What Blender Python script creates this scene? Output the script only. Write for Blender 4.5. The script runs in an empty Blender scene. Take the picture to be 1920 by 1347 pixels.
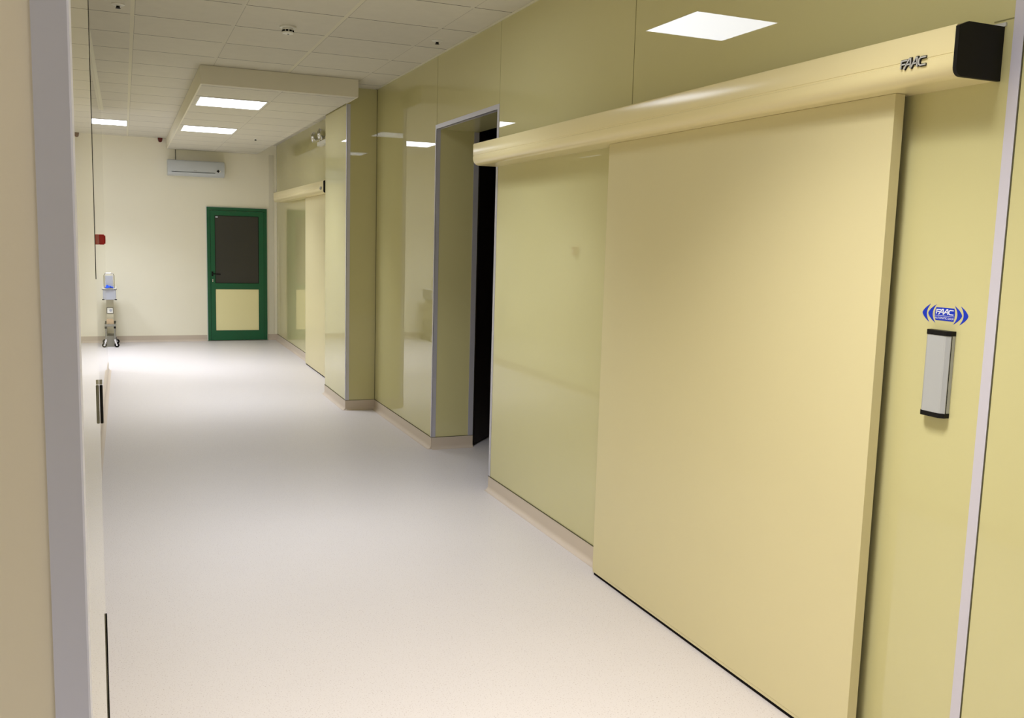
import bpy, bmesh, math, random
from mathutils import Vector, Matrix
random.seed(4)
S = bpy.context.scene
COL = S.collection

# ------------------------------------------------------------------ camera
FW = Vector((0.38497091, 0.91427221, -0.12610994))
RI = Vector((0.9226396, -0.38466053, 0.027793))
UP = Vector((0.02309915, 0.12705352, 0.99162686))
EYE = 1.60
cd = bpy.data.cameras.new('camera')
cam = bpy.data.objects.new('camera', cd); COL.objects.link(cam)
cd.sensor_width = 36.0; cd.lens = 1730.7 / 1920 * 36.0
cd.clip_start = 0.02; cd.clip_end = 100
cam.matrix_world = Matrix(((RI.x, UP.x, -FW.x, 0), (RI.y, UP.y, -FW.y, 0), (RI.z, UP.z, -FW.z, EYE), (0, 0, 0, 1)))
S.camera = cam

# ------------------------------------------------------------------ world, exposure, lamp power
w = bpy.data.worlds.new('world'); S.world = w; w.use_nodes = True
w.node_tree.nodes['Background'].inputs[0].default_value = (0.0, 0.0, 0.0, 1)
w.node_tree.nodes['Background'].inputs[1].default_value = 0.0
S.view_settings.view_transform = 'Standard'
S.view_settings.look = 'None'
S.view_settings.gamma = 1.0
S.view_settings.use_curve_mapping = False
S.view_settings.exposure = 0.05
LAMP = 7.5            # glow of each opal diffuser
BEAM = 18.0            # watts of each lamp's downward beam
LAMP_COL = (0.90, 0.955, 1.09)

# ------------------------------------------------------------------ materials
def mat(name, col, rough=0.5, metal=0.0, spec=0.5, noise=0.03, nscale=3.0, coat=0.0, bump=0.0, bscale=200.0, coat_rough=0.03):
    m = bpy.data.materials.new(name); m.use_nodes = True
    nt = m.node_tree; b = nt.nodes['Principled BSDF']
    tc = nt.nodes.new('ShaderNodeTexCoord')
    n = nt.nodes.new('ShaderNodeTexNoise'); n.inputs['Scale'].default_value = nscale; n.inputs['Detail'].default_value = 4
    nt.links.new(tc.outputs['Object'], n.inputs['Vector'])
    r = nt.nodes.new('ShaderNodeMapRange')
    r.inputs[3].default_value = 1 - noise; r.inputs[4].default_value = 1 + noise
    nt.links.new(n.outputs['Fac'], r.inputs[0])
    v = nt.nodes.new('ShaderNodeVectorMath'); v.operation = 'SCALE'
    v.inputs[0].default_value = col[:3]
    nt.links.new(r.outputs[0], v.inputs['Scale'])
    nt.links.new(v.outputs[0], b.inputs['Base Color'])
    b.inputs['Roughness'].default_value = rough; b.inputs['Metallic'].default_value = metal
    b.inputs['Specular IOR Level'].default_value = spec
    b.inputs['Coat Weight'].default_value = coat; b.inputs['Coat Roughness'].default_value = coat_rough
    if bump:
        n2 = nt.nodes.new('ShaderNodeTexNoise'); n2.inputs['Scale'].default_value = bscale; n2.inputs['Detail'].default_value = 2
        nt.links.new(tc.outputs['Object'], n2.inputs['Vector'])
        bp = nt.nodes.new('ShaderNodeBump'); bp.inputs['Strength'].default_value = bump; bp.inputs['Distance'].default_value = 0.001
        nt.links.new(n2.outputs['Fac'], bp.inputs['Height']); nt.links.new(bp.outputs[0], b.inputs['Normal'])
    return m

def lin(r, g, b):
    f = lambda c: ((c / 255 + 0.055) / 1.055) ** 2.4 if c > 10 else c / 255 / 12.92
    return (f(r), f(g), f(b))

M = {}
M['panel'] = mat('glossy_yellow_green_panel', lin(206, 199, 146), rough=0.0, noise=0.01, spec=0.75)
M['panel_left'] = mat('glossy_cream_panel', lin(232, 224, 188), rough=0.0, noise=0.01)
M['paint'] = mat('cream_wall_paint', lin(250, 244, 222), rough=0.65, noise=0.015, bump=0.1)
M['leaf'] = mat('cream_satin_laminate', lin(218, 207, 160), rough=0.36, noise=0.015, bump=0.15, bscale=350)
M['header'] = mat('cream_lacquered_aluminium', lin(238, 224, 172), rough=0.22, noise=0.01, spec=0.5)
M['alu'] = mat('brushed_aluminium', lin(204, 203, 213), rough=0.42, metal=0.5, noise=0.03)
M['alu_light'] = mat('pale_anodised_aluminium', lin(205, 205, 203), rough=0.4, metal=0.3, noise=0.02)
M['paint_shaded'] = mat('shaded_cream_wall_paint', lin(234, 221, 194), rough=0.65, noise=0.015, bump=0.1)  # the cream wall paint again, darkened to put the face's shade into the colour
M['edge_satin'] = mat('satin_lavender_aluminium', lin(208, 204, 216), rough=0.45, metal=0.15)
M['edge_highlight'] = mat('pale_highlight_edge', lin(232, 230, 240), rough=0.5)  # bright highlight on the aluminium corner leg, put into its colour
M['switch_grey'] = mat('satin_grey_switch_housing', lin(186, 188, 190), rough=0.4, metal=0.2)
M['black'] = mat('black_plastic', (0.006, 0.005, 0.005), rough=0.5, spec=0.2)
M['rubber'] = mat('black_rubber_seal', (0.006, 0.005, 0.005), rough=0.9, spec=0.1)
M['joint_soft'] = mat('panel_edge_joint', lin(140, 134, 88), rough=0.8)
M['joint'] = mat('dark_joint', lin(80, 76, 45), rough=0.8)
M['white'] = mat('white_plastic', lin(232, 230, 220), rough=0.35)
M['whitepaint'] = mat('white_board', lin(232, 226, 205), rough=0.6, noise=0.01)
M['trimw'] = mat('white_ceiling_angle', lin(232, 228, 205), rough=0.5)
M['green'] = mat('dark_green_enamel', lin(2, 90, 52), rough=0.32, noise=0.03)
M['yellow'] = mat('pale_yellow_infill_panel', lin(248, 239, 182), rough=0.3, noise=0.01)
M['dglass'] = mat('dark_tinted_glass', lin(54, 53, 47), rough=0.3, noise=0.02, nscale=1.5)
M['darkwood'] = mat('dark_brown_wood', lin(40, 26, 16), rough=0.6, noise=0.2, nscale=9)
M['darkroom'] = mat('unlit_room_shade', lin(45, 38, 28), rough=0.9)  # the room is unlit; its darkness is put into the wall colour
M['blue'] = mat('blue_vinyl', lin(6, 48, 186), rough=0.4)
M['bluecloth'] = mat('blue_cloth', lin(40, 90, 225), rough=0.9, noise=0.1, nscale=30)
M['inkwhite'] = mat('white_ink', lin(238, 240, 250), rough=0.5)
M['chrome'] = mat('chrome', lin(225, 225, 228), rough=0.12, metal=1.0)
M['red'] = mat('red_plastic', lin(170, 22, 18), rough=0.35)
M['darkred'] = mat('dark_red_lens', lin(95, 14, 10), rough=0.25)
M['grey'] = mat('grey_plastic', lin(176, 178, 186), rough=0.4)
M['acgrey'] = mat('pale_grey_plastic', lin(200, 204, 206), rough=0.4, noise=0.02)
M['tan'] = mat('tan_cardboard', lin(190, 165, 130), rough=0.9, noise=0.08, nscale=12)
M['column'] = mat('dull_putty_sheet_metal', lin(190, 184, 158), rough=0.5)
M['steel'] = mat('grey_steel', lin(150, 148, 138), rough=0.4, metal=0.6)

def floor_mat():
    m = mat('speckled_beige_vinyl', lin(211, 204, 200), rough=0.42, noise=0.02, nscale=2.0, spec=0.4)
    nt = m.node_tree; b = nt.nodes['Principled BSDF']
    src = b.inputs['Base Color'].links[0].from_socket
    tc = nt.nodes.new('ShaderNodeTexCoord')
    vo = nt.nodes.new('ShaderNodeTexNoise'); vo.inputs['Scale'].default_value = 190; vo.inputs['Detail'].default_value = 3
    nt.links.new(tc.outputs['Object'], vo.inputs['Vector'])
    mr = nt.nodes.new('ShaderNodeMapRange'); mr.inputs[1].default_value = 0.60; mr.inputs[2].default_value = 0.68
    nt.links.new(vo.outputs['Fac'], mr.inputs[0])
    mx = nt.nodes.new('ShaderNodeMix'); mx.data_type = 'RGBA'
    nt.links.new(mr.outputs[0], mx.inputs['Factor']); nt.links.new(src, mx.inputs['A'])
    mx.inputs['B'].default_value = (*lin(176, 163, 156), 1)
    nt.links.new(mx.outputs['Result'], b.inputs['Base Color'])
    return m
M['floor'] = floor_mat()
M['base'] = mat('beige_vinyl_skirting', lin(205, 190, 172), rough=0.42, noise=0.02)

def tile_mat(name, ox, oy, perx=0.6):
    """mineral-fibre ceiling tiles 0.6 m in a T-bar grid; tile lines at ox + 0.6k, oy + 0.6k"""
    m = bpy.data.materials.new(name); m.use_nodes = True
    nt = m.node_tree; L = nt.links; N = nt.nodes; b = N['Principled BSDF']
    tc = N.new('ShaderNodeTexCoord'); sp = N.new('ShaderNodeSeparateXYZ'); L.new(tc.outputs['Object'], sp.inputs[0])
    def mth(op, a, c=None, d=None):
        n = N.new('ShaderNodeMath'); n.operation = op
        for i, v in enumerate((a, c, d)):
            if v is None: continue
            if isinstance(v, (int, float)): n.inputs[i].default_value = v
            else: L.new(v, n.inputs[i])
        return n.outputs[0]
    def dist(sock, o, per=0.6):
        p = mth('WRAP', mth('SUBTRACT', sock, o), per/2, -per/2)
        return mth('ABSOLUTE', p), p
    dx, px = dist(sp.outputs[0], ox, perx); dy, py = dist(sp.outputs[1], oy)
    bright, _ = dist(sp.outputs[0], ox, 2*perx)  # alternate runners painted paler, a difference in gloss put into the colour
    barx = mth('LESS_THAN', dx, 0.012); bary = mth('LESS_THAN', dy, 0.012)
    bar = mth('MAXIMUM', barx, bary)
    gx = mth('MULTIPLY', mth('GREATER_THAN', dx, 0.012), mth('MULTIPLY', mth('LESS_THAN', dx, 0.0155), mth('GREATER_THAN', px, 0)))
    gy = mth('MULTIPLY', mth('GREATER_THAN', dy, 0.012), mth('MULTIPLY', mth('LESS_THAN', dy, 0.0195), mth('LESS_THAN', py, 0)))
    gap = mth('MAXIMUM', mth('MULTIPLY', mth('MULTIPLY', gx, 0.35), mth('SUBTRACT', 1.0, bary)), mth('MULTIPLY', gy, mth('SUBTRACT', 1.0, barx)))
    # each tile a hair different, with a streaky fibre mottle
    cx = mth('FLOOR', mth('DIVIDE', mth('SUBTRACT', sp.outputs[0], ox), 0.6)); cy = mth('FLOOR', mth('DIVIDE', mth('SUBTRACT', sp.outputs[1], oy), 0.6))
    cb = N.new('ShaderNodeCombineXYZ'); L.new(cx, cb.inputs[0]); L.new(cy, cb.inputs[1])
    wn = N.new('ShaderNodeTexWhiteNoise'); L.new(cb.outputs[0], wn.inputs['Vector'])
    no = N.new('ShaderNodeTexNoise'); no.inputs['Scale'].default_value = 9; no.inputs['Detail'].default_value = 8; no.inputs['Roughness'].default_value = 0.7
    L.new(tc.outputs['Object'], no.inputs['Vector'])
    f = mth('ADD', mth('MULTIPLY', wn.outputs['Value'], 0.05), mth('MULTIPLY', no.outputs['Fac'], 0.14))
    f = mth('ADD', f, 0.88)
    vs = N.new('ShaderNodeVectorMath'); vs.operation = 'SCALE'; vs.inputs[0].default_value = lin(221, 216, 200); L.new(f, vs.inputs['Scale'])
    m1 = N.new('ShaderNodeMix'); m1.data_type = 'RGBA'; L.new(mth('MULTIPLY', mth('LESS_THAN', bright, 0.012), mth('SUBTRACT', 1.0, mth('MULTIPLY', 0.0, bar))), m1.inputs['Factor']); L.new(vs.outputs[0], m1.inputs['A']); m1.inputs['B'].default_value = (*lin(226, 221, 200), 1)
    m2 = N.new('ShaderNodeMix'); m2.data_type = 'RGBA'; L.new(gap, m2.inputs['Factor']); L.new(m1.outputs['Result'], m2.inputs['A']); m2.inputs['B'].default_value = (*lin(60, 52, 38), 1)
    L.new(m2.outputs['Result'], b.inputs['Base Color'])
    b.inputs['Roughness'].default_value = 0.85; b.inputs['Specular IOR Level'].default_value = 0.2
    bp = N.new('ShaderNodeBump'); bp.inputs['Strength'].default_value = 0.35; bp.inputs['Distance'].default_value = 0.004
    h = mth('ADD', mth('MULTIPLY', bar, 1.0), mth('MULTIPLY', no.outputs['Fac'], 0.2)); L.new(h, bp.inputs['Height']); L.new(bp.outputs[0], b.inputs['Normal'])
    return m

def glow_mat():
    m = bpy.data.materials.new('lit_opal_diffuser'); m.use_nodes = True
    b = m.node_tree.nodes['Principled BSDF']
    b.inputs['Base Color'].default_value = (0.9, 0.9, 0.9, 1)
    b.inputs['Emission Color'].default_value = (*LAMP_COL, 1); b.inputs['Emission Strength'].default_value = LAMP
    return m
M['glow'] = glow_mat()

# ------------------------------------------------------------------ mesh helpers (z given above the floor)
class MB:
    def __init__(s): s.bm = bmesh.new()
    def box(s, x0, x1, y0, y1, z0, z1):
        v = [s.bm.verts.new(p) for p in ((x0,y0,z0),(x1,y0,z0),(x1,y1,z0),(x0,y1,z0),(x0,y0,z1),(x1,y0,z1),(x1,y1,z1),(x0,y1,z1))]
        for f in ((0,3,2,1),(4,5,6,7),(0,1,5,4),(1,2,6,5),(2,3,7,6),(3,0,4,7)): s.bm.faces.new([v[i] for i in f])
        return s
    def prism(s, pts, axis, a, b):
        """closed outline pts extruded along axis from a to b. axis 1: pts are (x,z); axis 0: (y,z); axis 2: (x,y)"""
        def P(p, t):
            return {0: (t, p[0], p[1]), 1: (p[0], t, p[1]), 2: (p[0], p[1], t)}[axis]
        A = [s.bm.verts.new(P(p, a)) for p in pts]; B = [s.bm.verts.new(P(p, b)) for p in pts]
        n = len(pts)
        s.bm.faces.new(A); s.bm.faces.new(B[::-1])
        for i in range(n): s.bm.faces.new((A[i], B[i], B[(i+1) % n], A[(i+1) % n]))
        return s
    def cyl(s, c, r, h, axis=2, seg=28, r2=None):
        r2 = r if r2 is None else r2
        R = {2: Matrix.Identity(4), 0: Matrix.Rotation(math.pi/2, 4, 'Y'), 1: Matrix.Rotation(-math.pi/2, 4, 'X')}[axis]
        bmesh.ops.create_cone(s.bm, cap_ends=True, segments=seg, radius1=r, radius2=r2, depth=h, matrix=Matrix.Translation(c) @ R)
        return s
    def tube(s, pts, r, seg=12):
        pts = [Vector(p) for p in pts]; rings = []
        for i, p in enumerate(pts):
            d = (pts[min(i+1, len(pts)-1)] - pts[max(i-1, 0)]).normalized()
            u = d.cross(Vector((0, 1, 0)) if abs(d.y) < 0.9 else Vector((1, 0, 0))).normalized(); v = d.cross(u)
            rings.append([s.bm.verts.new(p + u*r*math.cos(2*math.pi*k/seg) + v*r*math.sin(2*math.pi*k/seg)) for k in range(seg)])
        for a, b in zip(rings, rings[1:]):
            for k in range(seg): s.bm.faces.new((a[k], b[k], b[(k+1) % seg], a[(k+1) % seg]))
        s.bm.faces.new(rings[0]); s.bm.faces.new(rings[-1][::-1])
        return s
    def lathe(s, c, prof, axis=2, seg=36):
        """prof = [(radius, height)]"""
        rings = []
        for r, h in prof:
            ring = []
            for k in range(seg):
                a = 2*math.pi*k/seg; u, v = r*math.cos(a), r*math.sin(a)
                p = {2: (u, v, h), 0: (h, u, v), 1: (u, h, v)}[axis]
                ring.append(s.bm.verts.new((c[0]+p[0], c[1]+p[1], c[2]+p[2])))
            rings.append(ring)
        for a, b in zip(rings, rings[1:]):
            for k in range(seg): s.bm.faces.new((a[k], a[(k+1) % seg], b[(k+1) % seg], b[k]))
        s.bm.faces.new(rings[0]); s.bm.faces.new(rings[-1][::-1])
        return s
    def build(s, name, m, parent=None, bevel=0.0, smooth=False, label=None):
        bmesh.ops.recalc_face_normals(s.bm, faces=s.bm.faces)
        if bevel:
            es = [e for e in s.bm.edges if len(e.link_faces) == 2 and e.calc_face_angle(0) > 0.6]
            bmesh.ops.bevel(s.bm, geom=es, offset=bevel, segments=2, affect='EDGES', profile=0.6)
        me = bpy.data.meshes.new(name); 
        if parent is not None:
            s.bm.transform(Matrix.Translation(-parent.location))
        s.bm.to_mesh(me); s.bm.free(); me.materials.append(m)
        if smooth:
            for p in me.polygons: p.use_smooth = True
            try: me.set_sharp_from_angle(angle=math.radians(35))
            except Exception: pass
        o = bpy.data.objects.new(name, me); COL.objects.link(o)
        if parent is not None: o.parent = parent
        if label: o['label'] = label
        return o

def struct(name, mb, m, **k):
    o = mb.build(name, m, **k); o['kind'] = 'structure'; return o
def under(o, part):
    """make o a sub-part of part (both built about the same thing)"""
    o.parent = part; return o
def tag(o, label, cat, group=None):
    o['label'] = label; o['category'] = cat
    if group: o['group'] = group
    return o
def thing(name, loc, label, cat, group=None):
    o = bpy.data.objects.new(name, None); COL.objects.link(o); o.location = loc; o.empty_display_size = 0.1
    return tag(o, label, cat, group)

# ------------------------------------------------------------------ room dimensions (camera above x=0, y=0; floor z=0)
XW = 2.145            # right wall
YF = 14.42            # far wall
ZC = EYE + 1.33       # ceiling 2.93
XB = -0.20            # left wall beyond the near corner
XA = -0.030           # near left wall end
YA0, YA1 = 0.672, 1.145
YB = 11.52            # end of the left wall
PX, PY0, PY1 = 1.870, 8.40, 9.37      # pilaster
OY0, OY1, OZ = 5.43, 6.643, EYE + 0.808   # portal opening
XI = 2.48             # inside end of the portal
SB = EYE + 1.185      # bulkhead underside
SX0, SX1, SY0 = 0.60, 1.86, 7.97

# ------------------------------------------------------------------ floor, ceiling, walls
struct('floor', MB().box(-3.2, 5.6, -3.6, YF + 0.1, -0.10, 0.0), M['floor'])
struct('ceiling', MB().box(-3.2, 5.6, -3.6, YF + 0.1, ZC, ZC + 0.1), tile_mat('ceiling_tile_grid', 0.08, 0.41))
struct('ceiling_bulkhead', MB().box(SX0 + 0.004, SX1, SY0 + 0.004, YF - 0.001, SB, ZC - 0.001), tile_mat('bulkhead_tile_grid', 1.232 - 0.64, 8.70, 0.64))
# plasterboard sides of the bulkhead
struct('trim_1', MB().box(SX0 - 0.008, SX1 + 0.008, SY0 - 0.008, SY0 + 0.006, SB - 0.003, ZC - 0.002)
       .box(SX0 - 0.008, SX0 + 0.006, SY0, YF - 0.001, SB - 0.003, ZC - 0.002)
       .box(SX1, SX1 + 0.009, SY0, PY0 - 0.001, SB - 0.003, ZC - 0.002), M['whitepaint'])

r = MB()
r.box(XW, XI, -3.6, OY0, 0, ZC).box(XW, XI, OY1, YF, 0, ZC).box(XW, XI, OY0, OY1, OZ, ZC)
struct('wall_right', r, M['panel'])
struct('wall_pilaster', MB().box(PX, XW - 0.0005, PY0, PY1, 0, SB - 0.001).box(SX1 + 0.012, XW - 0.0005, PY0, PY1, SB - 0.001, ZC), M['panel'])
struct('wall_far', MB().box(-3.2, XW - 0.001, YF, YF + 0.1, 0, ZC), M['paint'])
struct('wall_left', MB().box(-0.9, XB, YA1 + 0.10, YB, 0, ZC), M['panel_left'])
struct('wall_near', MB().box(-0.9, XA, YA0 + 0.002, YA1, 0, ZC), M['panel_left'])
struct('wall_near_front', MB().box(-3.2, XA - 0.006, YA0 - 0.004, YA0 + 0.0015, 0, ZC), M['paint_shaded'])
struct('wall_side', MB().box(-3.3, -3.2, -3.6, YF + 0.1, 0, ZC), M['paint'])
struct('wall_back', MB().box(-3.2, XW, -3.7, -3.6, 0, ZC), M['paint'])
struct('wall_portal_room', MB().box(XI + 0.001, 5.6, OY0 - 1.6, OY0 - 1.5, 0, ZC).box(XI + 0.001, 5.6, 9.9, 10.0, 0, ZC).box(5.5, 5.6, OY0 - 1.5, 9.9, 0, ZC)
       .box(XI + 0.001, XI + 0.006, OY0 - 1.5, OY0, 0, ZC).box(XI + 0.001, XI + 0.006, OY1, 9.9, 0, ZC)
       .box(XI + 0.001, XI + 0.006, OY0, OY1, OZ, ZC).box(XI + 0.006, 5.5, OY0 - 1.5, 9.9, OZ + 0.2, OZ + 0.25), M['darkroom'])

# skirting with a cove foot: profile (out, z)
H = 0.09
def cove(d=0.005, rr=0.028):
    p = [(0, 0.0), (0, H), (d, H), (d, rr)]
    for k in range(1, 7):
        a = k / 6 * math.pi / 2
        p.append((d + rr - rr*math.cos(a), rr - rr*math.sin(a) + (0.0012 if k == 6 else 0)))
    p.append((d + rr, 0.0))
    return p
def skirt(name, segs):
    """segs: (kind, wall coordinate, from, to): R faces -x, L faces +x, F faces -y, B faces +y"""
    mb = MB()
    for k, c, a, b in segs:
        if k == 'R': mb.prism([(c - u, z) for u, z in cove()], 1, a, b)
        if k == 'L': mb.prism([(c + u, z) for u, z in cove()], 1, a, b)
        if k == 'F': mb.prism([(c - u, z) for u, z in cove()], 0, a, b)
        if k == 'B': mb.prism([(c + u, z) for u, z in cove()], 0, a, b)
    struct(name, mb, M['base'], smooth=True)
skirt('baseboard_right', [('R', XW, -3.55, OY0 - 0.006), ('R', XW, OY1, PY0), ('R', XW, PY1, YF)])
skirt('baseboard_pilaster', [('F', PY0, PX - 0.004, XW), ('R', PX, PY0 - 0.004, PY1)])
skirt('baseboard_portal', [('F', OY1, XW, XI), ('B', OY0, XW, XI)])
skirt('baseboard_far', [('F', YF, -3.2, 1.12), ('F', YF, 2.00, XW)])
skirt('baseboard_left', [('L', XB, YA1 + 0.1, YB)])
skirt('baseboard_near', [('F', YA0 - 0.004, -3.2, -0.06)])
# thin joint above the skirting
struct('trim_2', MB().box(XW - 0.0056, XW - 0.0002, OY1, PY0, H, H + 0.003).box(XW - 0.0056, XW - 0.0002, 2.15, OY0, H, H + 0.003)
       .box(XW - 0.0056, XW - 0.0002, PY1, YF, H, H + 0.003).box(PX - 0.0056, PX - 0.0002, PY0, PY1, H, H + 0.003)
       .box(PX, XW, PY0 - 0.0056, PY0 - 0.0002, H, H + 0.003).box(XW, XI, OY1 - 0.0056, OY1 - 0.0002, H, H + 0.003), M['joint'])

# aluminium corner profiles
t = 0.0025
struct('trim_3', MB().box(PX - t, PX + 0.030, PY0 - t, PY0 - 0.0003, H, SB - 0.004).box(PX - t, PX - 0.0003, PY0 - t, PY0 + 0.026, H, SB - 0.004), M['alu'])
struct('trim_4', MB()
       .box(XW - t, XW - 0.0003, OY0 - 0.030, OY0 + t, H, OZ - t).box(XW - t, XW - 0.0003, OY1 - t, OY1 + 0.022, H, OZ - t)
       .box(XW - t, XW - 0.0003, OY0 - 0.030, OY1 + 0.022, OZ - t, OZ + 0.030)
       .box(XW - t, XW + 0.030, OY1 - t, OY1 - 0.0003, H, OZ - t).box(XW - t, XW + 0.030, OY0 + 0.0003, OY0 + t, H, OZ - t)
       .box(XI - 0.040, XI, OY1 - t, OY1 - 0.0003, H, OZ - t).box(XI - 0.040, XI, OY0 + 0.0003, OY0 + t, H, OZ - t)
       .box(XW - t, XW + 0.030, OY0 + t, OY1 - t, OZ - t, OZ - 0.0003), M['alu'])
struct('trim_5', MB().box(XW - t, XW - 0.0003, 1.766, 1.798, 0, ZC), M['edge_satin'])
struct('trim_6', MB().box(XA - 0.0205, XA + 0.001, YA0 - 0.007, YA0 - 0.0043, 0, ZC), M['alu'])
struct('trim_12', MB().box(XA + 0.0001, XA + 0.0014, YA0 - 0.0072, YA0 + 0.020, 0, ZC), M['edge_highlight'])
# panel joints of the right wall
struct('trim_7', MB().box(XW - 0.0012, XW - 0.0002, 3.770, 3.7725, EYE + 0.592, ZC).box(XW - 0.0008, XW - 0.0002, 6.640, 6.6415, OZ + 0.03, ZC)
       .box(XW - 0.0008, XW - 0.0002, 5.400, 5.4015, OZ + 0.03, ZC).box(XW - 0.0012, XW - 0.0002, 1.798, 1.86, EYE + 0.611, EYE + 0.614)
       , M['joint_soft'])
struct('trim_13', MB().box(XW - 0.0015, XW - 0.0002, 1.7625, 1.7655, 0, ZC).box(XW - 0.003, XW - 0.0002, PY0 - 0.004, PY0 - 0.0006, H, ZC), M['joint'])
# ceiling edge angle
struct('trim_8', MB().box(XB, XB + 0.024, YA1, YB, ZC - 0.003, ZC - 0.0005).box(XW - 0.020, XW - 0.0002, -3.5, PY0, ZC - 0.003, ZC - 0.0005)
       .box(SX1 + 0.01, XW, PY0 - 0.02, PY0, ZC - 0.003, ZC - 0.0005).box(-3.1, SX0, YF - 0.024, YF, ZC - 0.003, ZC - 0.0005), M['trimw'])
# black gap seal and slim edge profile at the end of the near wall
struct('trim_9', MB().box(XA - 0.004, XA + 0.0004, YA1 - 0.004, YA1 + 0.001, EYE - 0.055, ZC), M['rubber'])
struct('trim_10', MB().box(XA - 0.0018, XA + 0.0014, YA1 - 0.002, YA1 + 0.001, 0, EYE - 0.45), M['rubber'])

# ------------------------------------------------------------------ ceiling lights
def light(x, y, z, label, beam=1.0, col=LAMP_COL):
    t_ = thing('ceiling_light', (x, y, z), label, 'ceiling light', 'square recessed ceiling lights')
    MB().box(x - .297, x + .297, y - .297, y - .283, z - .006, z - .0006).box(x - .297, x + .297, y + .283, y + .297, z - .006, z - .0006)\
        .box(x - .297, x - .283, y - .283, y + .283, z - .006, z - .0006).box(x + .283, x + .297, y - .283, y + .283, z - .006, z - .0006).build('frame', M['white'], t_)
    MB().box(x - .283, x + .283, y - .283, y + .283, z - .004, z - .0007).build('diffuser', M['glow'], t_)
    ld = bpy.data.lights.new('lamp_beam', 'AREA'); ld.shape = 'SQUARE'; ld.size = 0.55; ld.energy = BEAM*beam; ld.color = col; ld.spread = math.radians(105)
    lo = bpy.data.objects.new('lamp_beam', ld); COL.objects.link(lo); lo.parent = t_; lo.location = (0, 0, -0.012)
light(0.93, 9.00, SB, 'lit square light in the bulkhead, the nearer of its two')
light(0.93, 11.40, SB, 'lit square light in the bulkhead, farther one towards the air conditioner', 1.15)
light(-0.22, 12.71, ZC, 'lit square ceiling light at far left above the trolley corner', 1.15)
light(0.98, 4.91, ZC, 'square ceiling light above the big sliding door, seen mirrored in the wall panel')
light(0.98, 1.91, ZC, 'square ceiling light beside the touch switch wall, mirrored in the pilaster side', 1.65, (1.0, 0.965, 0.95))
light(0.98, -1.09, ZC, 'square ceiling light behind the near wall corner', 1.2, (0.96, 0.965, 1.0))
light(-1.72, 12.71, ZC, 'square ceiling light round the corner past the left wall end', 1.3)
light(-1.42, -1.09, ZC, 'square ceiling light at the left behind the near wall corner')

# ------------------------------------------------------------------ lettering drawn with strokes
def strokes(mb, lines, width, depth, f):
    """each polyline becomes a mitred ribbon; f maps (u, v, d) to the scene"""
    for pl in lines:
        P = [Vector(p) for p in pl]; n = len(P); Lp = []; Rp = []
        for i in range(n):
            d0 = (P[i] - P[i-1]).normalized() if i else (P[1] - P[0]).normalized()
            d1 = (P[i+1] - P[i]).normalized() if i < n-1 else d0
            n0 = Vector((-d0.y, d0.x)); n1 = Vector((-d1.y, d1.x)); m_ = (n0 + n1)
            m_ = m_.normalized() if m_.length > 0.2 else n0
            k = width/2 / max(0.45, m_.dot(n0))
            Lp.append(P[i] + m_*k); Rp.append(P[i] - m_*k)
        for i in range(n-1):
            q = [Lp[i], Lp[i+1], Rp[i+1], Rp[i]]
            A = [mb.bm.verts.new(f(p.x, p.y, 0)) for p in q]; B = [mb.bm.verts.new(f(p.x, p.y, depth)) for p in q]
            mb.bm.faces.new(A); mb.bm.faces.new(B[::-1])
            for j in range(4): mb.bm.faces.new((A[j], B[j], B[(j+1) % 4], A[(j+1) % 4]))
    return mb
LETTERS = {
    'F': [[(0.02, 0.0), (0.10, 0.93), (1.08, 0.93)], [(0.06, 0.50), (0.78, 0.50)]],
    'A': [[(0.55, -0.12), (1.36, 1.05), (1.56, 1.05), (1.60, -0.06)], [(0.98, 0.40), (1.56, 0.40)]],
    'A2': [[(1.60, -0.12), (2.40, 1.05), (2.60, 1.05), (2.66, -0.06)], [(2.02, 0.40), (2.62, 0.40)]],
    'C': [[(3.95, 0.93), (3.15, 0.93), (2.93, 0.80), (2.86, 0.50), (2.93, 0.16), (3.15, 0.02), (3.95, 0.02)]],
}
def word(mb, width, depth, f):
    for l in LETTERS.values(): strokes(mb, l, width, depth, f)
    return mb

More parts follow.
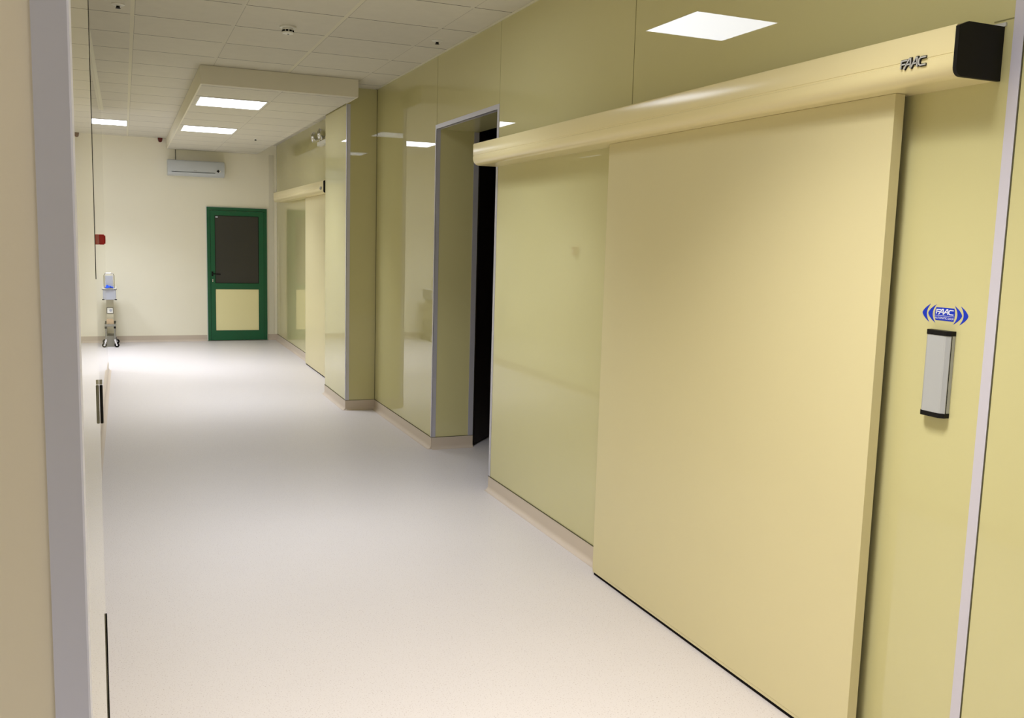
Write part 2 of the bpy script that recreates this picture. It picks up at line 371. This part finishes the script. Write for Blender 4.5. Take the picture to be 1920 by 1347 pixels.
# ------------------------------------------------------------------ sliding door operators
def operator(y0, y1, z0, label, brand_y, near=True):
    """y0 near end with black cap, y1 far end"""
    zt, zb = z0 + 0.134, z0
    T = thing('door_operator', (XW, (y0 + y1)/2, z0), label, 'door operator', 'automatic sliding door operators')
    xf = 1.987
    pr = [(XW - 0.0005, zb), (2.035, zb)]
    R = 0.040
    for k in range(0, 9):
        a = k/8*math.pi/2
        pr.append((xf + R - R*math.sin(a), zb + R - R*math.cos(a)))
    gz = zb + 0.056
    pr += [(xf, gz - 0.004), (xf + 0.0015, gz - 0.003), (xf + 0.0015, gz + 0.003), (xf, gz + 0.004)]
    pr += [(xf, zt - 0.010), (xf + 0.004, zt - 0.004), (2.016, zt), (XW - 0.0005, zt)]
    MB().prism(pr, 1, y0 + 0.012, y1).build('cover', M['header'], T, smooth=True)
    cp = [(XW - 0.0005, zb - 0.002), (2.006, zb - 0.002)]
    for k in range(1, 6):
        a = k/5*math.pi/2; cp.append((xf - 0.002 + 0.022 - 0.022*math.sin(a), zb - 0.002 + 0.022 - 0.022*math.cos(a)))
    cp += [(xf - 0.002, zt - 0.010), (2.016, zt + 0.003), (XW - 0.0005, zt + 0.003)]
    MB().prism(cp, 1, y0, y0 + 0.0115).build('end_cap', M['black'], T, label='black plastic end cap')
    MB().prism([(x, z) for x, z in pr], 1, y1 + 0.0002, y1 + 0.004).build('end_plate', M['header'], T)
    MB().box(XW - 0.006, XW - 0.0006, y0 - 0.006, y1, zt + 0.0035, zt + 0.013).build('mounting_rail', M['alu_light'], T, label='pale metal rail')
    s = 0.0218
    f0 = lambda d0: (lambda u, v, d: (xf - d0 - d, brand_y - u*s, gz - 0.014 + v*s))
    bb = word(MB(), 0.33, 0.0035, f0(0.0001)).build('badge', M['black'], T, label='black backing painting the shadow of the maker badge letters')  # wider black letters stand in for the shadow around the raised ones
    under(word(MB(), 0.165, 0.0025, f0(0.0037)).build('lettering', M['alu_light'], T, label='bright raised letters'), bb)
    return T
operator(1.826, 5.42, EYE + 0.458, 'long cream operator box above the large sliding door, black cap at its near end', 2.012)
operator(10.05, 13.66, EYE + 0.466, 'cream automatic door operator box beyond the pilaster, towards the green door', 10.24)

def leaf(y0, y1, x0, x1, zt, label):
    T = thing('sliding_door', ((x0 + x1)/2, (y0 + y1)/2, 0), label, 'sliding door', 'automatic sliding door leaves')
    zb = 0.014
    MB().box(x0, x1, y0, y1, zb + 0.012, zt).build('panel', M['leaf'], T, bevel=0.0012)
    MB().box(x0 + 0.001, x1 - 0.001, y0 + 0.002, y1 - 0.002, zb, zb + 0.0115).build('bottom_rail', M['leaf'], T)
    MB().box(x0 + 0.004, x1 - 0.004, y0 + 0.004, y1 - 0.01, 0.001, zb - 0.0002).build('bottom_seal', M['rubber'], T, label='black rubber bottom seal')
    MB().box(x1 + 0.0005, x1 + 0.020, y0 + 0.020, y0 + 0.034, zb, zt).build('gap_shade', M['rubber'], T, label='black strip painting the shade of the wall gap')  # black strip added to paint the shade between leaf and wall
    return T
leaf(2.115, 3.838, 2.073, 2.110, EYE + 0.4575, 'large matt cream sliding door leaf in the foreground, hung under the long operator box')
leaf(9.92, 11.62, 2.073, 2.110, EYE + 0.4645, 'cream sliding door leaf half hidden behind the pilaster, farther down the corridor')

# ------------------------------------------------------------------ touch switch and sticker
T = thing('touch_switch', (XW, 1.937, EYE - 0.46), 'grey vertical push switch with black end caps on the right wall, below the blue sticker', 'switch')
ya, yb, xs = 1.895, 1.979, 2.117
za, zb_ = EYE - 0.4625, EYE - 0.2155
prof = [(XW - 0.0005, ya), (2.128, ya), (xs + 0.002, ya + 0.009), (xs, ya + 0.013), (xs, yb - 0.013), (xs + 0.002, yb - 0.009), (2.128, yb), (XW - 0.0005, yb)]
MB().prism(prof, 2, za + 0.0135, zb_ - 0.0135).build('housing', M['switch_grey'], T)
big = [(x - (0.0012 if x < 2.14 else 0), y + (-0.0012 if y < 1.937 else 0.0012)) for x, y in prof]
MB().prism(big, 2, za, za + 0.013).build('bottom_cap', M['black'], T, label='black bottom cap')
MB().prism(big, 2, zb_ - 0.013, zb_).build('top_cap', M['black'], T, label='black top cap')
MB().box(2.1305, 2.1325, ya - 0.0007, ya + 0.0002, za + 0.0135, zb_ - 0.0135).box(2.1305, 2.1325, yb - 0.0002, yb + 0.0007, za + 0.0135, zb_ - 0.0135).build('joint_line', M['rubber'], T)

SY, SZ = 1.9385, EYE - 0.1705
def wallf(off):
    return lambda u, v, d=0.0: (XW - 0.0002 - off - d, SY - u, SZ + v)
def flat(mb, pts, off, th=0.0003):
    f = wallf(off)
    A = [mb.bm.verts.new(f(u, v)) for u, v in pts]; B = [mb.bm.verts.new(f(u, v, th)) for u, v in pts]
    mb.bm.faces.new(A); mb.bm.faces.new(B[::-1]); n = len(pts)
    for i in range(n): mb.bm.faces.new((A[i], B[i], B[(i+1) % n], A[(i+1) % n]))
T = thing('door_sticker', (XW, SY, SZ), 'blue and white arrow sticker on the right wall above the grey push switch', 'sticker')
mb = MB(); pts = []
for k in range(9):
    a = -1 + k/4; pts.append((-0.0345 + 0.0035*(1 - a*a) * -0.2 - 0.003*(1 - a*a) + 0.003, a*0.0185))
pts2 = []
for k in range(9):
    a = 1 - k/4; pts2.append((0.0315 + 0.003*(1 - a*a), a*0.0185))
flat(mb, pts + pts2, 0.0)
mb.build('plaque', M['blue'], T)
def crescent(sgn, tip, apex, inner, h):
    o = []
    for k in range(13):
        a = -1 + k/6; q = 1 - (0.6*abs(a)**1.9 + 0.4*abs(a)**1.2)
        o.append((sgn*(tip + (apex - tip)*q), a*h))
    i_ = []
    for k in range(11, 0, -1):
        a = -1 + k/6; q = 1 - a*a
        i_.append((sgn*(tip + (inner - tip)*q), a*h*0.97))
    return o + i_
for sgn in (-1, 1):
    for tip, apex, inner in ((0.0315, 0.0592, 0.0430), (0.0525, 0.0800, 0.0640)):
        m_ = MB(); flat(m_, crescent(sgn, tip, apex, inner, 0.0265), 0.0); m_.build('arrow_crescent', M['blue'], T)
s2 = 0.0152
word(MB(), 0.21, 0.0003, lambda u, v, d: (XW - 0.0007 - d, SY + 0.0300 - u*s2, SZ + 0.0000 + v*s2*0.86)).build('brand_lettering', M['inkwhite'], T, label='white letters')
mb = MB(); flat(mb, [(-0.034, -0.0052), (0.034, -0.0052), (0.034, -0.0043), (-0.034, -0.0043)], 0.0005); mb.build('divider_line', M['inkwhite'], T)
cu = bpy.data.curves.new('caption', 'FONT'); cu.body = 'AUTOMATIC DOOR'; cu.size = 0.0084; cu.align_x = 'CENTER'; cu.extrude = 0.0001
co = bpy.data.objects.new('caption_curve', cu); COL.objects.link(co)
bpy.context.view_layer.update()
me = bpy.data.meshes.new_from_object(co.evaluated_get(bpy.context.evaluated_depsgraph_get()))
bpy.data.objects.remove(co)
for v in me.vertices:
    u, vv, d = v.co; v.co = Vector((XW - 0.0008 - d, SY - u*0.86, SZ - 0.0142 + vv)) - T.location
me.name = 'caption_lettering'; me.materials.clear(); me.materials.append(M['inkwhite'])
o = bpy.data.objects.new('caption_lettering', me); COL.objects.link(o); o.parent = T; o['label'] = 'small white capitals'

# ------------------------------------------------------------------ green door in the far wall
D = bpy.data.objects.new('door_1', None); COL.objects.link(D); D.location = (1.56, YF, 0); D['kind'] = 'structure'
dx0, dx1, dzt = 1.131, 1.992, EYE + 0.384
MB().box(dx0, dx0 + 0.045, YF - 0.030, YF - 0.0005, 0, dzt).box(dx1 - 0.045, dx1, YF - 0.030, YF - 0.0005, 0, dzt).box(dx0 + 0.045, dx1 - 0.045, YF - 0.030, YF - 0.0005, dzt - 0.045, dzt).build('door_frame', M['green'], D)
lx0, lx1 = dx0 + 0.048, dx1 - 0.048
gx0, gx1, gz0, gz1 = 1.240, 1.870, EYE - 0.735, EYE + 0.265
pz0, pz1 = EYE - 1.445, EYE - 0.82
yl0, yl1 = YF - 0.042, YF - 0.004
DL = MB().box(lx0, gx0, yl0, yl1, 0.012, dzt - 0.048).box(gx1, lx1, yl0, yl1, 0.012, dzt - 0.048).box(gx0, gx1, yl0, yl1, gz1, dzt - 0.048)\
    .box(gx0, gx1, yl0, yl1, pz1, gz0).box(gx0, gx1, yl0, yl1, 0.012, pz0).build('door_leaf', M['green'], D)
MB().box(gx0 - 0.001, gx1 + 0.001, yl0 + 0.012, yl0 + 0.018, gz0 - 0.001, gz1 + 0.001).build('glass_pane', M['dglass'], D, label='dark glass pane')
MB().box(gx0 - 0.001, gx1 + 0.001, yl0 + 0.008, yl0 + 0.018, pz0 - 0.001, pz1 + 0.001).build('lower_panel', M['yellow'], D, label='pale yellow lower panel')
def rim(x0, x1, z0, z1, y, w_=0.006):
    return MB().box(x0, x0 + w_, y, y + 0.004, z0, z1).box(x1 - w_, x1, y, y + 0.004, z0, z1).box(x0, x1, y, y + 0.004, z0, z0 + w_).box(x0, x1, y, y + 0.004, z1 - w_, z1)
rim(gx0, gx1, gz0, gz1, yl0 + 0.004).build('glass_gasket', M['rubber'], D)
rim(gx0, gx1, pz0, pz1, yl0 + 0.0035, 0.004).build('panel_gasket', M['rubber'], D)
MB().box(dx0 + 0.046, dx0 + 0.0475, yl0 + 0.004, YF - 0.001, 0.01, dzt - 0.046).box(dx1 - 0.0475, dx1 - 0.046, yl0 + 0.004, YF - 0.001, 0.01, dzt - 0.046).build('frame_gasket', M['rubber'], D)
hb = MB().box(1.188, 1.212, yl0 - 0.006, yl0 - 0.0003, EYE - 0.63, EYE - 0.56)
hb.tube([(1.200, yl0 - 0.006, EYE - 0.592), (1.200, yl0 - 0.045, EYE - 0.592), (1.207, yl0 - 0.052, EYE - 0.594), (1.31, yl0 - 0.050, EYE - 0.600)], 0.0085)
under(hb.build('door_handle', M['black'], D, label='black lever handle'), DL)
MB().cyl((1.203, yl0 - 0.004, EYE - 0.685), 0.009, 0.008, 1).box(1.1975, 1.2085, yl0 - 0.008, yl0 - 0.0003, EYE - 0.715, EYE - 0.688).build('lock_cylinder', M['chrome'], D)
MB().box(1.252, 1.285, yl0 + 0.0100, yl0 + 0.0118, EYE + 0.232, EYE + 0.250).build('glass_label', M['inkwhite'], D)
MB().box(dx0 - 0.012, dx0 - 0.0005, YF - 0.008, YF - 0.0005, 0, dzt + 0.012).box(dx1 + 0.0005, dx1 + 0.012, YF - 0.008, YF - 0.0005, 0, dzt + 0.012).box(dx0 - 0.0005, dx1 + 0.0005, YF - 0.008, YF - 0.0005, dzt + 0.0005, dzt + 0.012).build('white_edging', M['white'], D, label='thin white edging')
MB().box(dx0 - 0.01, dx1 + 0.01, YF - 0.05, YF - 0.0005, 0.0005, 0.008).build('threshold', M['steel'], D)
struct('trim_11', MB().box(2.028, 2.10, YF - 0.006, YF - 0.0005, H, SB), M['whitepaint'])

# dark door standing open inside the portal
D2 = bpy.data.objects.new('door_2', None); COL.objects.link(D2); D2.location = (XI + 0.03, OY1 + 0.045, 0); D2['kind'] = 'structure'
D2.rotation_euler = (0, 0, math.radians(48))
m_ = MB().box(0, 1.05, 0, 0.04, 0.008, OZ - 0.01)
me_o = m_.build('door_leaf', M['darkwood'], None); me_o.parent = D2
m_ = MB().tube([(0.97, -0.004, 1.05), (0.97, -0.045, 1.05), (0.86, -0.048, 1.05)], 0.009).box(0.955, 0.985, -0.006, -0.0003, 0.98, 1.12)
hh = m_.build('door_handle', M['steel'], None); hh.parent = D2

# ------------------------------------------------------------------ air conditioner
T = thing('air_conditioner', (0.985, YF, EYE + 0.80), 'pale grey split air conditioner on the far wall, left of and above the green door', 'air conditioner')
ax0, ax1, ay, az0, az1 = 0.598, 1.374, 14.215, EYE + 0.805, EYE + 1.028
pr = [(YF - 0.0005, az0 + 0.006), (ay + 0.10, az0), (ay + 0.03, az0 + 0.018), (ay + 0.006, az0 + 0.05), (ay, az0 + 0.09), (ay + 0.003, az1 - 0.03), (ay + 0.018, az1 - 0.006), (ay + 0.04, az1), (YF - 0.0005, az1)]
MB().prism(pr, 0, ax0, ax1).build('casing', M['acgrey'], T, bevel=0.004, smooth=True)
MB().prism([(ay + 0.0235, az0 + 0.024), (ay + 0.0045, az0 + 0.051), (ay + 0.0020, az0 + 0.051), (ay + 0.0215, az0 + 0.023)], 0, ax0 + 0.05, ax1 - 0.14).build('air_flap', M['acgrey'], T)
MB().prism([(ay + 0.0005, az0 + 0.054), (ay - 0.0015, az0 + 0.054), (ay - 0.0015, az0 + 0.058), (ay + 0.0005, az0 + 0.058)], 0, ax0 + 0.05, ax1 - 0.13).build('outlet_slot', M['rubber'], T, label='dark outlet slot line')
MB().prism([(1.262, az0 + 0.088), (1.285, az0 + 0.111), (1.308, az0 + 0.088), (1.285, az0 + 0.065)], 1, ay - 0.004, ay + 0.003).build('display_window', M['black'], T, label='small dark diamond display')
MB().cyl((1.312, ay - 0.001, az0 + 0.084), 0.011, 0.006, 1).build('sensor_lens', M['white'], T)
MB().box(0.95, 0.99, ay - 0.0012, ay + 0.002, az0 + 0.076, az0 + 0.080).build('nameplate', M['steel'], T)
for k in range(9):
    pass
tag(MB().tube([(0.715, YF - 0.006, az1 + 0.0005), (0.715, YF - 0.006, az1 + 0.05), (0.713, YF - 0.006, SB - 0.0005)], 0.0035).build('power_cable', M['black']),
    'thin dark cable rising from the air conditioner to the bulkhead', 'cable')

# ------------------------------------------------------------------ detectors
def smoke(x, y, z, label):
    T = thing('smoke_detector', (x, y, z), label, 'smoke detector')
    MB().lathe((x, y, z), [(0.052, -0.0006), (0.052, -0.010), (0.046, -0.013), (0.030, -0.0135)][::1]).build('base', M['white'], T, smooth=True)
    MB().lathe((x, y, z), [(0.034, -0.0137), (0.036, -0.020), (0.034, -0.024)]).build('neck', M['white'], T, smooth=True)
    for k in range(10):
        a = 2*math.pi*k/10; c, s_ = math.cos(a), math.sin(a); m = MB()
        m.box(-0.008, 0.008, -0.0012, 0.0012, 0, 0.010)
        m.bm.transform(Matrix.Translation((x + 0.0362*c, y + 0.0362*s_, z - 0.0345)) @ Matrix.Rotation(a + math.pi/2, 4, 'Z'))
        m.build('vent_slot', M['rubber'], T)
    MB().lathe((x, y, z), [(0.0345, -0.0241), (0.0345, -0.0345), (0.037, -0.036), (0.034, -0.044), (0.020, -0.049), (0.004, -0.050)]).build('sensor_head', M['white'], T, smooth=True)
    MB().cyl((x, y - 0.012, z - 0.0492), 0.006, 0.004).build('indicator', M['black'], T)
smoke(1.003, 6.24, ZC, 'round white smoke detector with dark slots on the tiled ceiling')
def sprinkler(x, y, z, label, rad=0.038):
    T = thing('sprinkler_head', (x, y, z), label, 'sprinkler', 'small ceiling sensors')
    MB().lathe((x, y, z), [(rad, -0.0006), (rad, -0.003), (rad*0.7, -0.009), (0.012, -0.011)]).build('rosette', M['white'], T, smooth=True)
    MB().lathe((x, y, z), [(0.010, -0.0112), (0.011, -0.020), (0.016, -0.024), (0.004, -0.026)]).build('nozzle', M['black'], T, smooth=True)
sprinkler(1.978, 6.15, ZC, 'small white ceiling rosette with dark nozzle close to the right wall')
sprinkler(0.000, 6.16, ZC, 'small white ceiling rosette with dark nozzle at the left, beside the pale runner')
sprinkler(1.541, 12.08, SB, 'tiny dark nozzle in the bulkhead underside', rad=0.02)

T = thing('alarm_beacon', (0.51, YF, ZC - 0.07), 'small dark red alarm beacon high on the far wall, under the ceiling', 'alarm beacon')
MB().box(0.470, 0.550, YF - 0.03, YF - 0.0005, ZC - 0.030, ZC - 0.001).build('mount', M['white'], T)
MB().prism([(0.477, ZC - 0.002), (0.543, ZC - 0.002), (0.535, ZC - 0.050), (0.520, ZC - 0.062), (0.500, ZC - 0.062), (0.485, ZC - 0.050)], 1, YF - 0.085, YF - 0.0305).build('lens', M['darkred'], T, bevel=0.003)

T = thing('fire_call_point', (XB, 8.94, EYE - 0.08), 'small red fire call point on the left wall before its far end', 'call point')
MB().box(XB + 0.0005, XB + 0.040, 8.90, 8.99, EYE - 0.126, EYE - 0.037).build('housing', M['red'], T, bevel=0.004)
MB().box(XB + 0.0405, XB + 0.050, 8.91, 8.98, EYE - 0.118, EYE - 0.045).build('front_plate', M['red'], T, bevel=0.003)
MB().box(XB + 0.0503, XB + 0.052, 8.93, 8.96, EYE - 0.10, EYE - 0.063).build('push_pane', M['white'], T)

T = thing('edge_handle', (XA, YA1, EYE - 0.2), 'small black upright pull on the near left wall edge', 'handle')
MB().box(XA + 0.0003, XA + 0.0036, YA1 - 0.0005, YA1 + 0.0008, EYE - 0.221, EYE - 0.176).build('grip', M['black'], T, bevel=0.001)
MB().box(XA + 0.0003, XA + 0.0033, YA1 - 0.0004, YA1 + 0.0008, EYE - 0.1755, EYE - 0.170).build('mount', M['steel'], T)

# ------------------------------------------------------------------ emergency light past the pilaster
T = thing('emergency_light', (XW, 10.72, EYE + 1.03), 'twin-head emergency light on the right wall, peeping past the pilaster edge', 'emergency light')
MB().box(2.085, XW - 0.0005, 10.45, 10.93, EYE + 1.03, EYE + 1.075).build('battery_box', M['white'], T, bevel=0.004)
for yy in (10.60, 10.98):
    h_ = MB().lathe((0, 0, 0), [(0.020, 0.0), (0.040, -0.012), (0.060, -0.045), (0.062, -0.072), (0.055, -0.074)], axis=0)
    h_.bm.transform(Matrix.Translation((2.115, yy, EYE + 1.135)))
    hd = h_.build('lamp_head', M['chrome'], T, smooth=True, label='chrome round lamp head')
    l_ = MB().lathe((2.115, yy, EYE + 1.135), [(0.054, -0.0745), (0.050, -0.080), (0.030, -0.088), (0.004, -0.091)], axis=0)
    under(l_.build('lens', M['chrome'], T, smooth=True), hd)
    MB().cyl((2.128, yy, EYE + 1.10), 0.012, 0.06, 2).build('bracket', M['white'], T)

# ------------------------------------------------------------------ utility trolley in the corner
TX0, TX1, TY0, TY1 = -0.60, -0.128, 13.76, 14.26
T = thing('utility_trolley', ((TX0 + TX1)/2, (TY0 + TY1)/2, 0), 'grey wheeled utility trolley standing past the far end of the left wall', 'trolley')
for x in (TX0 + 0.015, TX1 - 0.015):
    for y in (TY0 + 0.015, TY1 - 0.015):
        MB().tube([(x, y, 0.115), (x, y, 0.30)], 0.010).build('leg', M['steel'], T)
        MB().box(x - 0.014, x + 0.014, y - 0.014, y + 0.014, 0.262, 0.290).build('corner_bracket', M['black'], T, bevel=0.003)
        cs = MB().cyl((x, y, 0.107), 0.012, 0.016).prism([(x - 0.012, 0.100), (x + 0.012, 0.100), (x + 0.028, 0.030), (x + 0.014, 0.028)], 1, y - 0.014, y - 0.0115).prism([(x - 0.012, 0.100), (x + 0.012, 0.100), (x + 0.028, 0.030), (x + 0.014, 0.028)], 1, y + 0.0115, y + 0.014).build('caster_fork', M['chrome'], T)
        wh = MB().lathe((x + 0.022, y, 0.0325), [(0.022, -0.009), (0.032, -0.006), (0.032, 0.006), (0.022, 0.009)], axis=1)
        under(MB().cyl((x + 0.022, y, 0.0325), 0.012, 0.022, 1).build('hub', M['chrome'], T), cs)
        under(wh.build('wheel', M['rubber'], T, smooth=True), cs)
MB().box(TX0, TX1, TY0, TY1, 0.292, 0.300).box(TX0, TX1, TY0, TY0 + 0.006, 0.300, 0.325).box(TX0, TX1, TY1 - 0.006, TY1, 0.300, 0.325)\
    .box(TX1 - 0.006, TX1, TY0 + 0.006, TY1 - 0.006, 0.300, 0.325).box(TX0, TX0 + 0.006, TY0 + 0.006, TY1 - 0.006, 0.300, 0.325).build('lower_shelf', M['steel'], T)
CO = MB().box(-0.44, -0.155, TY0 + 0.10, TY1 - 0.04, 0.301, 0.654).build('column', M['column'], T)
under(rim(-0.238, -0.158, 0.462, 0.545, TY0 + 0.0955, 0.004).build('plate_surround', M['rubber'], T), CO)
under(MB().box(-0.2335, -0.1625, TY0 + 0.095, TY0 + 0.0995, 0.4665, 0.5405).build('control_plate', M['white'], T, bevel=0.001), CO)
under(MB().cyl((-0.190, TY0 + 0.094, 0.506), 0.018, 0.002, 1).build('dial', M['grey'], T), CO)
UB = MB().box(TX0 + 0.01, TX1 + 0.010, TY0 + 0.03, TY1 - 0.02, 0.655, 0.80).build('upper_bin', M['grey'], T, bevel=0.008)
MB().box(TX0, TX1 + 0.018, TY0 + 0.02, TY1 - 0.01, 0.801, 0.815).build('bin_lid', M['white'], T, bevel=0.004)
for x in (TX1 + 0.004, TX0 + 0.016):
    for z in (0.652, 0.795):
        under(MB().box(x - 0.012, x + 0.018, TY0 + 0.022, TY0 + 0.040, z, z + 0.014).build('corner_clip', M['black'], T, bevel=0.002), UB)
MB().tube([(-0.29, TY0 + 0.05, 0.8155), (-0.29, TY0 + 0.05, 0.985), (-0.275, TY0 + 0.05, 1.012), (-0.25, TY0 + 0.05, 1.02), (-0.175, TY0 + 0.05, 1.02), (-0.150, TY0 + 0.05, 1.012), (-0.138, TY0 + 0.05, 0.985), (-0.138, TY0 + 0.05, 0.8155)], 0.0075).build('push_handle', M['chrome'], T, smooth=True)
MB().box(-0.272, -0.152, TY0 + 0.045, TY0 + 0.058, 0.8155, 0.985).build('handle_plate', M['grey'], T, bevel=0.006)
mbc = MB(); n = 9
vs = {}
for i in range(n):
    for j in range(n):
        x = -0.29 + 0.14*i/(n-1); y = TY0 + 0.0 + 0.035*j/(n-1) + 0.002
        z = 0.822 + 0.016*math.sin(i*1.3)*math.cos(j*0.9) + 0.022*math.sin(math.pi*i/(n-1))*math.sin(math.pi*j/(n-1))
        z = max(z, 0.8165)
        vs[i, j] = mbc.bm.verts.new((x, y + 0.0, z))
for i in range(n-1):
    for j in range(n-1): mbc.bm.faces.new((vs[i, j], vs[i+1, j], vs[i+1, j+1], vs[i, j+1]))
cl = mbc.build('cloth', M['bluecloth'], smooth=True)
sm = cl.modifiers.new('thickness', 'SOLIDIFY'); sm.thickness = 0.004; sm.offset = 1
tag(cl, 'crumpled bright blue cloth lying on the trolley bin lid', 'cloth')
T2 = thing('carton', (-0.28, 13.98, 0.301), 'tan cardboard carton standing on the lower trolley shelf', 'box')
MB().box(-0.44, -0.155, 13.78, 13.85, 0.3012, 0.375).build('body', M['tan'], T2, bevel=0.002)
MB().box(-0.43, -0.165, 13.785, 13.845, 0.3755, 0.392).build('lid', M['tan'], T2)
tag(MB().box(-0.50, -0.150, 13.86, 14.18, 0.0005, 0.155).build('storage_box', M['steel'], bevel=0.006), 'dull grey-brown box on the floor beneath the trolley', 'box')
